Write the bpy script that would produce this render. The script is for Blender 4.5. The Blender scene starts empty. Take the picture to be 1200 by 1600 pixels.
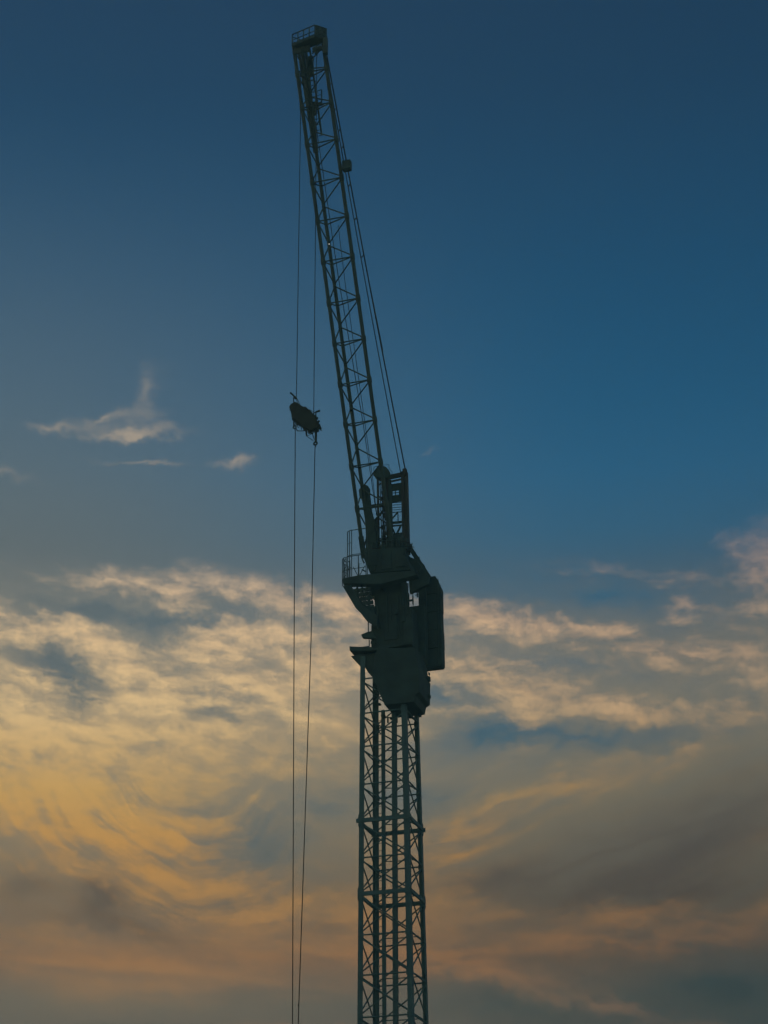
import bpy, bmesh, math, random
from mathutils import Vector, Matrix
from math import radians, sin, cos, tan, asin, atan2, degrees, pi, sqrt
random.seed(7)
S = bpy.context.scene
COL = S.collection

# ------------------------------------------------------------------ camera
FPX, PITCH, ROLL = 2900.0, radians(26.2), radians(-0.61)
CAM = Vector((0, 0, 1.65))
FW = Vector((0, cos(PITCH), sin(PITCH)))
UP0 = Vector((0, -sin(PITCH), cos(PITCH)))
RI = Vector((1, 0, 0)) * cos(ROLL) + UP0 * sin(ROLL)
UP = Vector((-1, 0, 0)) * sin(ROLL) + UP0 * cos(ROLL)
cd = bpy.data.cameras.new('camera')
cam = bpy.data.objects.new('camera', cd)
COL.objects.link(cam)
m = Matrix((RI, UP, -FW)).transposed().to_4x4()
m.translation = CAM
cam.matrix_world = m
cd.sensor_fit = 'VERTICAL'; cd.sensor_height = 36; cd.lens = FPX / 1600 * 36
cd.clip_end = 8000
S.camera = cam
S.view_settings.view_transform = 'Standard'
S.view_settings.look = 'None'
S.view_settings.exposure = 0
S.view_settings.gamma = 1
S.view_settings.use_curve_mapping = False
S.cycles.max_bounces = 3; S.cycles.diffuse_bounces = 2; S.cycles.glossy_bounces = 1; S.cycles.volume_bounces = 0
S.cycles.use_adaptive_sampling = True; S.cycles.adaptive_threshold = .02; S.cycles.adaptive_min_samples = 12

def ray(px, py):
    return (FW * FPX + RI * (px - 600) + UP * (800 - py)).normalized()

# ------------------------------------------------------------------ world
SUN_AZ, SUN_EL, SKY = radians(-20), radians(2.0), 0.14
W = bpy.data.worlds.new('World'); S.world = W; W.use_nodes = True
nt = W.node_tree; nodes = nt.nodes; links = nt.links
for n in list(nodes): nodes.remove(n)

def lin(c):
    return tuple(((v / 255) / 12.92) if v / 255 <= .04045 else ((v / 255 + .055) / 1.055) ** 2.4 for v in c)

def node(t, **k):
    n = nodes.new(t)
    for a, b in k.items(): setattr(n, a, b)
    return n

def plug(sock, v):
    if v is None: return
    if isinstance(v, E_): v = v.s
    if hasattr(v, 'is_output'): links.new(v, sock)
    else: sock.default_value = v

class E_:                                   # tiny expression wrapper round a float socket
    def __init__(s, sock): s.s = sock
    def __add__(a, b): return mth('ADD', a, b)
    __radd__ = __add__
    def __sub__(a, b): return mth('SUBTRACT', a, b)
    def __rsub__(a, b): return mth('SUBTRACT', b, a)
    def __mul__(a, b): return mth('MULTIPLY', a, b)
    __rmul__ = __mul__
    def __truediv__(a, b): return mth('DIVIDE', a, b)

def mth(op, a, b=None, c=None, clamp=False):
    n = node('ShaderNodeMath', operation=op, use_clamp=clamp)
    for i, v in enumerate((a, b, c)): plug(n.inputs[i], v)
    return E_(n.outputs[0])

def smooth(x, a, b):
    n = node('ShaderNodeMapRange', interpolation_type='SMOOTHSTEP')
    plug(n.inputs['Value'], x); n.inputs['From Min'].default_value = a; n.inputs['From Max'].default_value = b
    return E_(n.outputs['Result'])

def vec(x, y, z=0.0):
    n = node('ShaderNodeCombineXYZ'); plug(n.inputs[0], x); plug(n.inputs[1], y); plug(n.inputs[2], z)
    return n.outputs[0]

def noise(v, scale, detail=4, rough=.55, dist=0, color=False):
    n = node('ShaderNodeTexNoise', noise_dimensions='3D')
    links.new(v, n.inputs['Vector'])
    n.inputs['Scale'].default_value = scale; n.inputs['Detail'].default_value = detail
    n.inputs['Roughness'].default_value = rough; n.inputs['Distortion'].default_value = dist
    return n.outputs['Color'] if color else E_(n.outputs['Fac'])

def mapping(v, loc=(0, 0, 0), rot=0, scale=(1, 1, 1), typ='TEXTURE'):
    n = node('ShaderNodeMapping', vector_type=typ)
    links.new(v, n.inputs[0])
    n.inputs['Location'].default_value = loc; n.inputs['Rotation'].default_value = (0, 0, rot)
    n.inputs['Scale'].default_value = scale
    return n.outputs[0]

def vmath(op, a, b):
    n = node('ShaderNodeVectorMath', operation=op); plug(n.inputs[0], a)
    if op == 'SCALE': plug(n.inputs['Scale'], b)
    else: plug(n.inputs[1], b)
    return n.outputs[0]

def mixc(f, a, b, blend='MIX'):
    n = node('ShaderNodeMix', data_type='RGBA', blend_type=blend)
    plug(n.inputs['Factor'], f); plug(n.inputs['A'], a); plug(n.inputs['B'], b)
    return n.outputs['Result']

def ramp(x, stops):
    n = node('ShaderNodeValToRGB'); plug(n.inputs[0], x)
    el = n.color_ramp.elements
    while len(el) < len(stops): el.new(.5)
    for e, (p, c) in zip(el, sorted(stops)): e.position = p; e.color = (*c, 1)
    return n.outputs[0]

def st(px, py):                              # sky coordinates (azimuth*cos(elev), elevation) in degrees
    d = ray(px, py); v = degrees(asin(d.z)); u = degrees(atan2(d.x, d.y))
    return u * cos(radians(v)), v
K = degrees(1 / FPX)                         # degrees per pixel

tc = node('ShaderNodeTexCoord')
D = tc.outputs['Generated']
sep = node('ShaderNodeSeparateXYZ'); links.new(D, sep.inputs[0])
dx, dy, dz = (E_(sep.outputs[i]) for i in range(3))
el_r = mth('ARCSINE', dz)
T = el_r * (180 / pi)
U = mth('ARCTAN2', dx, dy) * mth('COSINE', el_r) * (180 / pi)
P = vec(U, T)

sky = node('ShaderNodeTexSky', sky_type='NISHITA', sun_disc=False)
sky.sun_elevation = SUN_EL; sky.sun_rotation = SUN_AZ
sky.ozone_density = 4.0; sky.dust_density = 1.0; sky.air_density = 1.0

# clear air: the sky's own gradient, with thin vapour towards the lower sky
def tt(py): return st(600, py)[1] / 60.0     # ramp position of an elevation
def tv(py): return st(600, py)[1]
def uv(px, py=1200): return st(px, py)[0]
def L(c): return tuple(v / SKY for v in lin(c))
tn = mth('DIVIDE', T, 60.0, clamp=True)
tint = ramp(tn, [(tt(1700), (.40, .36, .24)), (tt(1500), (.42, .40, .28)), (tt(1200), (.95, 1.16, .84)), (tt(950), (1.0, 1.52, 1.18)),
                 (tt(750), (.62, 1.62, 1.44)), (tt(450), (.58, 1.33, 1.20)), (tt(150), (.74, 1.08, .95)), (tt(-200), (.95, 1.0, .85))])
base = mixc(1.0, sky.outputs[0], tint, 'MULTIPLY')
side = smooth(U, uv(80), uv(1180))                      # 0 on the sunward left, 1 on the right
side_u = smooth(U, uv(0, 600), uv(950, 600))

# domain warp
w1 = vmath('SUBTRACT', noise(P, .28, 2, .5, color=True), (.5, .5, .5))
w2 = vmath('SUBTRACT', noise(P, 1.5, 3, .62, color=True), (.5, .5, .5))
Pw0 = vmath('ADD', P, vmath('ADD', vmath('SCALE', w1, 1.3), vmath('SCALE', w2, .85)))
sp = node('ShaderNodeSeparateXYZ'); links.new(Pw0, sp.inputs[0])

ANG = (-33, -18, -8, 0, 8, 20, 60)                        # the cloud streaks keep to a few headings
PR = {}
for a_ in ANG:
    c_, q_ = cos(radians(a_)), sin(radians(a_))
    X_, Y_ = E_(sp.outputs[0]), E_(sp.outputs[1])
    PR[a_] = Pw0 if a_ == 0 else vec(X_ * c_ + Y_ * q_, Y_ * c_ - X_ * q_)
def lobes(lst):
    acc = None
    for (x, y, rx, ry, rot, amp) in lst:
        a_ = min(ANG, key=lambda k: abs(k - rot)); c, q = cos(radians(a_)), sin(radians(a_))
        s_, t_ = st(x, y); u_, v_ = s_ * c + t_ * q, t_ * c - s_ * q; ax, ay = 1 / (rx * K), 1 / (ry * K)
        n = node('ShaderNodeVectorMath', operation='MULTIPLY_ADD'); links.new(PR[a_], n.inputs[0])
        n.inputs[1].default_value = (ax, ay, 0); n.inputs[2].default_value = (-u_ * ax, -v_ * ay, 0)
        g = node('ShaderNodeTexGradient', gradient_type='QUADRATIC_SPHERE'); links.new(n.outputs[0], g.inputs[0])
        acc = mth('MULTIPLY_ADD', E_(g.outputs['Fac']), amp, acc if acc is not None else 0.0)
    return acc

# two slow eddies in the cirrus on the lower left: they turn the streaks round themselves
def eddy(pv, px, py, rad, ang):
    s_, t_ = st(px, py)
    g = node('ShaderNodeTexGradient', gradient_type='QUADRATIC_SPHERE')
    n = node('ShaderNodeVectorMath', operation='MULTIPLY_ADD'); links.new(P, n.inputs[0]); k = 1 / (rad * K)
    n.inputs[1].default_value = (k, k, 0); n.inputs[2].default_value = (-s_ * k, -t_ * k, 0); links.new(n.outputs[0], g.inputs[0])
    v = node('ShaderNodeVectorRotate', rotation_type='Z_AXIS'); links.new(pv, v.inputs['Vector']); v.inputs['Center'].default_value = (s_, t_, 0)
    plug(v.inputs['Angle'], E_(g.outputs['Fac']) * ang)
    return v.outputs[0]
Ped = eddy(P, 410, 1290, 420, -1.5)

# feathered detail: puffy upstairs, combed along the wind on the lower left, banded low down
f_big = noise(mapping(P, rot=radians(-4), scale=(2.5, 1, 1)), .95, 6, .6, .35)
f_fine = noise(mapping(vmath('ADD', P, vmath('SCALE', w2, .5)), rot=radians(-6), scale=(2.0, 1, 1)), 2.4, 6, .58, .3)
f_puff = f_big * .56 + f_fine * .44
# the same puffs a little nearer the sun: their difference is light and shade on the cloud
f_fine2 = noise(mapping(vmath('ADD', vmath('ADD', P, (-.10, -.16, 0)), vmath('SCALE', w2, .5)), rot=radians(-6), scale=(2.0, 1, 1)), 2.4, 6, .58, .3)
f_big2 = noise(mapping(vmath('ADD', P, (-.18, -.28, 0)), rot=radians(-4), scale=(2.5, 1, 1)), .95, 4, .6, .35)
puffz = smooth(T, tv(840), tv(960)) * smooth(T, tv(1230), tv(1080))
relief = ((f_big - f_big2) * .75 + (f_fine - f_fine2) * .22) * (puffz * .85 + .15)
Pst = mapping(vmath('ADD', Ped, vmath('SCALE', w1, 2.0)), rot=radians(-24), scale=(3.0, .5, 1))
f_strk = noise(Pst, .9, 6, .6, .2) * .5 + f_big * .3 + f_fine * .2
f_band = noise(mapping(P, rot=radians(-3), scale=(5, .9, 1)), .8, 4, .55, .5)
f_diag = noise(mapping(vmath('ADD', P, vmath('SCALE', w1, 1.0)), rot=radians(15), scale=(5, .7, 1)), .8, 5, .56, .4)
left_low = smooth(T, tv(1170), tv(1270)) * smooth(U, uv(640), uv(450)) * smooth(T, tv(1500), tv(1430))
right_low = smooth(T, tv(1120), tv(1240)) * smooth(U, uv(560), uv(700)) * smooth(T, tv(1500), tv(1400))
low = smooth(T, tv(1250), tv(1420))
det = f_puff + (f_strk - f_puff) * left_low * .9
det = det + (f_diag - det) * right_low * .9
det = det + (f_band - det) * (low * (1 - left_low) * (1 - right_low)) * .8
dd = (det - .5) * (3.2 + left_low * 1.8 + right_low * .6)
zone = smooth(T, tv(830), tv(1010))                   # cloudiness grows towards the horizon

# 1 thin high vapour, thicker on the sunward side
vap = smooth(T, tv(150), tv(900)) * (1 - side_u) * .62 + smooth(T, tv(600), tv(950)) * (.20 - side_u * .10)
out = mixc(vap, base, (*L((112, 117, 116)), 1))

# 2 the broad sheet, thin enough in places for the blue to show
GAP = lobes([
 (95, 1055, 190, 80, -18, 1.1), (160, 965, 190, 44, 0, .7), (300, 965, 330, 34, 0, .7), (352, 1098, 130, 56, 0, .55), (240, 1010, 80, 80, 20, .55),
 (610, 985, 240, 34, 0, .5), (920, 1152, 360, 36, 0, .75), (690, 1095, 170, 46, -8, .7), (760, 1165, 240, 70, 0, .75), (900, 1040, 280, 34, -4, .35),
 (400, 1310, 210, 110, -15, .75), (500, 1260, 170, 70, 0, .6), (650, 1240, 200, 90, 10, .6), (1130, 1540, 330, 150, 0, .9), (780, 1565, 320, 50, -10, .6), 
 (960, 930, 330, 60, -4, .8), (680, 920, 300, 60, 0, .6), (60, 940, 200, 60, 0, .5)])
sheet = mth('MULTIPLY', zone, .84 - mth('MULTIPLY', GAP, .9 - dd * .5) + dd * .22, clamp=True)
shcol = ramp(tn, [(tt(1650), L((120, 110, 100))), (tt(1570), L((137, 123, 104))), (tt(1500), L((150, 117, 89))), (tt(1400), L((152, 125, 94))), (tt(1250), L((178, 155, 119))),
                  (tt(1100), L((186, 167, 137))), (tt(980), L((163, 154, 137))), (tt(880), L((118, 123, 123)))])
shcol = mixc(1.0, shcol, mixc(side, (1.0, 1.0, 1.0, 1), (.52, .57, .66, 1)), 'MULTIPLY')
out = mixc(sheet, out, shcol)

# 3 thick cloud in its own shade, mauve grey
SH = lobes([(1060, 1320, 560, 170, 20, .8), (160, 1400, 105, 75, -15, .95), (40, 1375, 110, 60, 0, .6), (230, 1458, 420, 36, -4, .5),
                (1050, 1390, 480, 60, 0, .4), (780, 1370, 300, 70, 8, .5), (520, 1445, 260, 40, 0, .35), (100, 1283, 90, 22, -14, .5),
                (1120, 1545, 300, 110, 0, .5), (80, 1180, 150, 30, 0, .3), (600, 1480, 200, 50, 0, .3)])
sh = smooth(SH * (1.0 + dd * .8), .0, .85) * .85
shc = ramp(tn, [(tt(1640), L((70, 80, 80))), (tt(1540), L((84, 84, 80))), (tt(1440), L((104, 90, 80))), (tt(1250), L((106, 100, 96)))])
shc = mixc(1.0, shc, mixc(side, (1.0, 1.0, 1.0, 1), (.68, .68, .71, 1)), 'MULTIPLY')
out = mixc(sh, out, shc)

# 4 where the low light catches the cloud
CL = [
 # little clouds in the blue
 (200, 674, 180, 20, 0, 1.2), (215, 655, 90, 24, 8, .5), (222, 618, 26, 60, -18, .6), (240, 590, 70, 40, 8, .22), (150, 650, 90, 16, 8, .75), (75, 666, 60, 20, 0, .6),
 (368, 719, 50, 17, 8, .85), (235, 722, 170, 10, 0, .5), (8, 742, 110, 26, 0, .4), (680, 704, 40, 7, 20, .22),
 # upper bank, left
 (190, 918, 170, 38, 4, .85), (285, 922, 80, 60, 20, .6), (390, 930, 180, 50, -4, .8), (530, 945, 240, 46, -4, 1.0),
 (40, 985, 180, 54, -8, .95), (140, 1000, 170, 80, -25, .6), (210, 1045, 140, 54, -35, .5),
 (330, 1005, 130, 90, 0, .75), (480, 1005, 280, 80, 0, .75), (25, 1095, 160, 130, 0, .7),
 (450, 1075, 360, 90, -3, .6), (240, 1110, 240, 70, 10, .5),
 # upper bank, right
 (745, 962, 190, 54, -8, .85), (890, 980, 270, 34, -12, .75), (1040, 1010, 360, 46, -5, .6), (940, 893, 200, 30, -12, .35),
 (1195, 885, 90, 170, -18, .75), (1075, 935, 70, 90, 0, .5), (1150, 845, 50, 70, 60, .3), (1185, 1060, 90, 60, 0, .5),
 (730, 1050, 320, 70, -8, .65), (830, 1112, 130, 100, 60, .75), (970, 1108, 270, 46, -4, .95), (740, 1122, 190, 24, -8, .6),
 (1140, 1100, 180, 44, 0, .45),
 # broad cream sheet and gold
 (250, 1150, 720, 230, 0, .75), (60, 1260, 480, 150, -12, .95), (250, 1330, 460, 130, -31, .9), (30, 1180, 260, 110, 0, .4),
 (420, 1420, 500, 110, -8, .45), (180, 1505, 760, 90, -2, .9), (640, 1480, 420, 120, 0, .2),
 # right, lower
 (720, 1292, 240, 44, 20, .75), (880, 1228, 260, 44, 20, .75), (1060, 1178, 260, 36, 20, .55), (690, 1330, 260, 120, 20, .45), (1000, 1440, 480, 70, 0, 1.0), (740, 1512, 330, 46, -7, 1.0),
 (930, 1570, 330, 34, -14, 1.0), (1130, 1602, 240, 26, -4, .6), (480, 1602, 200, 26, -3, .7), (690, 1420, 300, 70, 0, .35),
]
A = lobes(CL)
Ac = A / (1 + A * .5)
dens = Ac * (1.05 + dd * .85) + dd * zone * .30 - GAP * .32 - SH * .12 + relief * 1.1
alpha = smooth(dens, .02, .95) * .96
warm = ramp(tn, [(tt(1660), L((167, 137, 109))), (tt(1580), L((173, 140, 105))), (tt(1500), L((195, 140, 88))), (tt(1420), L((204, 153, 92))), (tt(1330), L((220, 163, 88))),
                 (tt(1240), L((227, 180, 106))), (tt(1120), L((240, 205, 149))), (tt(980), L((242, 207, 160))), (tt(900), L((226, 196, 162))),
                 (tt(660), L((172, 162, 148)))])
warm = mixc(1.0, warm, mixc(side, (1.0, 1.0, 1.0, 1), (.66, .63, .75, 1)), 'MULTIPLY')
warm = mixc(1.0, warm, mixc(smooth(relief, -.13, .13), (.86, .86, .90, 1), (1.07, 1.06, 1.03, 1)), 'MULTIPLY')
out = mixc(alpha, out, warm)
W.cycles.sampling_method = 'MANUAL'; W.cycles.sample_map_resolution = 512
bg = node('ShaderNodeBackground'); links.new(out, bg.inputs[0]); bg.inputs[1].default_value = SKY
wo = node('ShaderNodeOutputWorld'); links.new(bg.outputs[0], wo.inputs[0])

# ------------------------------------------------------------------ sun (low, veiled, behind the crane to the left)
sl = bpy.data.lights.new('sun', 'SUN'); sl.energy = .15; sl.angle = radians(10); sl.color = (1, .72, .45)
so = bpy.data.objects.new('sun', sl); COL.objects.link(so)
sd = Vector((sin(SUN_AZ) * cos(SUN_EL), cos(SUN_AZ) * cos(SUN_EL), sin(SUN_EL)))
so.rotation_euler = sd.to_track_quat('Z', 'Y').to_euler()

# ------------------------------------------------------------------ materials
def mat(name, col, rough=.6, metal=0, var=.25, scale=3.0, col2=None, bump=.0, emit=None):
    mt = bpy.data.materials.new(name); mt.use_nodes = True
    t = mt.node_tree; b = t.nodes['Principled BSDF']
    tcn = t.nodes.new('ShaderNodeTexCoord')
    nz = t.nodes.new('ShaderNodeTexNoise'); nz.inputs['Scale'].default_value = scale; nz.inputs['Detail'].default_value = 6
    t.links.new(tcn.outputs['Object'], nz.inputs['Vector'])
    rp = t.nodes.new('ShaderNodeValToRGB')
    c2 = col2 or tuple(v * (1 - var) for v in col)
    rp.color_ramp.elements[0].position = .35; rp.color_ramp.elements[0].color = (*c2, 1)
    rp.color_ramp.elements[1].position = .65; rp.color_ramp.elements[1].color = (*col, 1)
    t.links.new(nz.outputs['Fac'], rp.inputs[0]); t.links.new(rp.outputs[0], b.inputs['Base Color'])
    b.inputs['Roughness'].default_value = rough; b.inputs['Metallic'].default_value = metal
    if bump:
        bp = t.nodes.new('ShaderNodeBump'); bp.inputs['Strength'].default_value = bump
        t.links.new(nz.outputs['Fac'], bp.inputs['Height']); t.links.new(bp.outputs[0], b.inputs['Normal'])
    if emit:
        b.inputs['Emission Color'].default_value = (*emit[0], 1); b.inputs['Emission Strength'].default_value = emit[1]
    return mt
M_MAST = mat('teal_mast_paint', (.18, .38, .34), .6, col2=(.12, .27, .24), scale=1.2)
M_JIB = mat('olive_jib_paint', (.12, .22, .17), .6, col2=(.08, .15, .12), scale=1.2)
M_MACH = mat('dark_machinery_paint', (.085, .19, .155), .7, col2=(.055, .125, .105), scale=1.5)
M_RUST = mat('brown_primer', (.21, .20, .14), .7, col2=(.08, .11, .09), scale=2.0)
M_ROPE = mat('greased_wire_rope', (.06, .06, .055), .5, metal=.3, scale=8)
M_RAIL = mat('rail_paint', (.12, .24, .22), .5, scale=4)
M_BLOCK = mat('greasy_block_steel', (.06, .10, .06), .6, col2=(.035, .06, .04), scale=3)
M_LAMP = mat('lamp_glass', (.8, .8, .8), .3, emit=((1, .96, .88), 1.0))
M_GROUND = mat('packed_gravel', (.30, .29, .26), .95, col2=(.20, .19, .17), scale=.35, bump=.3)
M_CONC = mat('weathered_concrete', (.34, .33, .31), .9, col2=(.24, .23, .22), scale=1.0, bump=.2)

# ------------------------------------------------------------------ crane frame and helpers
HAZE_D = .0020
YAW = radians(-16.5)
AX = ray(611, 1287); DIST = 76.0
AXIS = CAM + AX * (DIST / sqrt(AX.x ** 2 + AX.y ** 2))
RINGZ = AXIS.z
ROOT = Vector((AXIS.x, AXIS.y, 0))
R3 = Matrix.Rotation(YAW, 3, 'Z'); R3i = R3.transposed()
CAML = R3i @ (CAM - ROOT)

def Q(px, py, y):                 # point of the crane's own frame on the plane y = const
    d = R3i @ ray(px, py); k = (y - CAML.y) / d.y
    return CAML + d * k
def QZ(px, py, z):                # ... on the level z = const
    d = R3i @ ray(px, py); k = (z - CAML.z) / d.z
    return CAML + d * k
def proj(v):
    d = R3 @ Vector(v) + ROOT - CAM
    z = d.dot(FW); return 600 + FPX * d.dot(RI) / z, 800 - FPX * d.dot(UP) / z

def link(name, me, material, parent, loc=None):
    o = bpy.data.objects.new(name, me); COL.objects.link(o)
    if material and not me.materials: me.materials.append(material)
    if parent: o.parent = parent
    if loc is not None: o.location = loc
    return o
def empty(name, parent=None, loc=(0, 0, 0), rz=0):
    o = bpy.data.objects.new(name, None); COL.objects.link(o); o.empty_display_size = .3
    o.location = loc; o.rotation_euler = (0, 0, rz)
    if parent: o.parent = parent
    return o
def finish(bm, smooth_=False):
    bmesh.ops.recalc_face_normals(bm, faces=bm.faces)
    me = bpy.data.meshes.new('mesh'); bm.to_mesh(me); bm.free()
    if smooth_:
        for p in me.polygons: p.use_smooth = True
    return me

_unit = {}
def unit(kind, material):
    k = (kind, material.name)
    if k in _unit: return _unit[k]
    bm = bmesh.new()
    if kind == 'tube':
        bmesh.ops.create_cone(bm, cap_ends=True, segments=8, radius1=1, radius2=1, depth=1)
        bmesh.ops.translate(bm, verts=bm.verts, vec=(0, 0, .5))
    elif kind == 'box':
        bmesh.ops.create_cube(bm, size=2)
        for v in bm.verts: v.co.z = (v.co.z + 1) / 2
    elif kind == 'angle':           # rolled L section, corner at origin, legs along +x and +y
        t = .12
        pts = [(0, 0), (1, 0), (1, t), (t, t), (t, 1), (0, 1)]
        a = [bm.verts.new((x, y, 0)) for x, y in pts]; b = [bm.verts.new((x, y, 1)) for x, y in pts]
        for i in range(6): bm.faces.new((a[i], a[(i + 1) % 6], b[(i + 1) % 6], b[i]))
        bm.faces.new(a[::-1]); bm.faces.new(b)
    me = finish(bm); me.materials.append(material); me.name = kind + '_' + material.name
    if kind == 'tube':
        for p in me.polygons: p.use_smooth = len(p.vertices) == 4
    _unit[k] = me
    return me
def bar(name, a, b, r, material, parent, kind='tube', r2=None, twist=None):
    """one straight member from a to b sharing a unit mesh"""
    a, b = Vector(a), Vector(b); z = (b - a); ln = z.length; z.normalize()
    x = Vector(twist) if twist is not None else (Vector((0, 0, 1)) if abs(z.z) < .9 else Vector((1, 0, 0)))
    x = (x - z * x.dot(z)).normalized(); y = z.cross(x)
    mx = Matrix((x, y, z)).transposed() @ Matrix.Diagonal((r, r2 or r, ln))
    o = bpy.data.objects.new(name, unit(kind, material)); COL.objects.link(o)
    mw = mx.to_4x4(); mw.translation = a
    o.parent = parent; o.matrix_local = mw
    return o
def add_bar(bm, a, b, r, seg=6):
    a, b = Vector(a), Vector(b); z = b - a; ln = z.length
    if ln < 1e-5: return
    q = z.to_track_quat('Z', 'Y').to_matrix().to_4x4(); q.translation = (a + b) / 2
    bmesh.ops.create_cone(bm, cap_ends=True, segments=seg, radius1=r, radius2=r, depth=ln, matrix=q)
def add_box(bm, c, s, rot=None):
    mx = Matrix.Translation(c) @ (rot.to_4x4() if rot else Matrix()) @ Matrix.Diagonal((*s, 1))
    bmesh.ops.create_cube(bm, size=1, matrix=mx)
def path_mesh(pts, r, seg=6):
    bm = bmesh.new()
    for a, b in zip(pts, pts[1:]): add_bar(bm, a, b, r, seg)
    return finish(bm, True)
def prism(name, pts, y0, y1, material, parent, bev=.02):
    """profile drawn in the x-z plane of the crane (pts are (x, z)), running from y0 to y1"""
    bm = bmesh.new()
    a = [bm.verts.new((x, y0, z)) for x, z in pts]; b = [bm.verts.new((x, y1, z)) for x, z in pts]
    n = len(pts)
    bm.faces.new(a); bm.faces.new(b[::-1])
    for i in range(n): bm.faces.new((a[i], b[i], b[(i + 1) % n], a[(i + 1) % n]))
    bmesh.ops.recalc_face_normals(bm, faces=bm.faces)
    if bev: bmesh.ops.bevel(bm, geom=bm.edges[:], offset=bev, segments=1, affect='EDGES', clamp_overlap=True)
    return link(name, finish(bm), material, parent)
def prof(pp, y0, y1):
    """profile from outline pixels: upper points are seen on the near face, lower ones on the far face; same for left / right"""
    cy = (max(p[1] for p in pp) + min(p[1] for p in pp)) / 2; cx = (max(p[0] for p in pp) + min(p[0] for p in pp)) / 2
    out = []
    for x, y in pp:
        f = Q(x, y, y0); b = Q(x, y, y1)
        out.append(((f if x < cx else b).x, (f if y < cy else b).z))
    return out
def solid(name, pp, y0, y1, material, parent, bev=.02):
    return prism(name, prof(pp, y0, y1), y0, y1, material, parent, bev)
def boxpx(name, x0, x1, yt, yb, y0, y1, material, parent, bev=.015):
    ym = (yt + yb) / 2
    X0, X1 = Q(x0, ym, y0).x, Q(x1, ym, y1).x; Z1, Z0 = Q((x0 + x1) / 2, yt, y0).z, Q((x0 + x1) / 2, yb, y1).z
    if X1 - X0 < .03: X0, X1 = (X0 + X1) / 2 - .03, (X0 + X1) / 2 + .03
    if Z1 - Z0 < .03: Z0, Z1 = (Z0 + Z1) / 2 - .03, (Z0 + Z1) / 2 + .03
    return prism(name, [(X0, Z0), (X1, Z0), (X1, Z1), (X0, Z1)], y0, y1, material, parent, bev)
def disc(name, c, r, th, axis, material, parent, seg=24):
    bm = bmesh.new()
    q = Vector(axis).to_track_quat('Z', 'Y').to_matrix().to_4x4(); q.translation = c
    prof_ = [(-.5, .45), (-.5, 1), (-.18, 1), (0, .86), (.18, 1), (.5, 1), (.5, .45)]
    rings = []
    for h, k in prof_:
        rings.append([bm.verts.new(q @ Vector((cos(2 * pi * i / seg) * r * k, sin(2 * pi * i / seg) * r * k, h * th))) for i in range(seg)])
    for a, b in zip(rings, rings[1:]):
        for i in range(seg): bm.faces.new((a[i], a[(i + 1) % seg], b[(i + 1) % seg], b[i]))
    bm.faces.new(rings[0]); bm.faces.new(rings[-1][::-1])
    return link(name, finish(bm), material, parent)

# ------------------------------------------------------------------ ground
bm = bmesh.new()
bmesh.ops.create_grid(bm, x_segments=40, y_segments=40, size=3500)
for v in bm.verts:
    d = (v.co - Vector((0, 80, 0))).length
    v.co.z = 0 if d < 250 else random.uniform(-.6, .3)
g = link('ground', finish(bm), M_GROUND, None); g['kind'] = 'structure'

# ------------------------------------------------------------------ the crane
crane = empty('tower_crane', None, ROOT, YAW)
crane['label'] = 'tall dark lattice tower crane with steep jib silhouetted against the evening sky'
crane['category'] = 'crane'
def pxm(v):                                   # metres per pixel at a crane point
    d = R3 @ Vector(v) + ROOT - CAM
    return d.dot(FW) / FPX

# --- mast
mast = empty('mast', crane)
def zpx(py, px=600, y=0): return Q(px, py, y).z
# half width from the outline of the mast at two heights
def halfw(z):
    z1, z2 = zpx(1115), zpx(1600)
    k = (z - z1) / (z2 - z1)
    return max(.8, 1.03 + k * (1.155 - 1.03))
ZTOP = zpx(1035)
corner = {'L': (-1, -1), 'N': (1, -1), 'R': (1, 1), 'F': (-1, 1)}
def cpt(c, z):
    h = halfw(z); return Vector((corner[c][0] * h, corner[c][1] * h, z))
LEG = .215
for c, (sx, sy) in corner.items():
    a, b = cpt(c, 0), cpt(c, ZTOP)
    z = (b - a).normalized(); x = Vector((-sx, 0, 0)); x = (x - z * x.dot(z)).normalized(); y = Vector((0, -sy, 0)); y = (y - z * y.dot(z)).normalized()
    mx = Matrix((x * LEG, y * LEG, z * (b - a).length)).transposed().to_4x4(); mx.translation = a
    o = bpy.data.objects.new('chord', unit('angle', M_MAST)); COL.objects.link(o); o.parent = mast; o.matrix_local = mx
# panel levels read off the left chord
lv_px = [1061, 1115, 1167, 1226, 1283, 1341, 1398, 1462, 1525, 1591]
def left_level(py):
    z = zpx(py, 565, -1); return z
levels = [left_level(p) for p in lv_px]
step = levels[-2] - levels[-1]
z = levels[-1] - step
while z > .4: levels.append(z); z -= step
levels.append(.15)
faces = [('L', 'N'), ('N', 'R'), ('R', 'F'), ('F', 'L')]
for i, z in enumerate(levels):
    for a, b in faces:
        ia, ib = cpt(a, z), cpt(b, z)
        ins = Vector((-(ia.x + ib.x), -(ia.y + ib.y), 0)).normalized() * .03
        bar('horizontal_strut', ia + ins, ib + ins, .034, M_MAST, mast)
        if i + 1 < len(levels):
            z2 = levels[i + 1]
            n_ = ins
            bar('diagonal_brace', cpt(a, z - .05) + n_, cpt(b, z2 + .05) + n_, .031, M_MAST, mast)
            bar('diagonal_brace', cpt(b, z - .05) + n_ * 2.6, cpt(a, z2 + .05) + n_ * 2.6, .031, M_MAST, mast)
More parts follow.
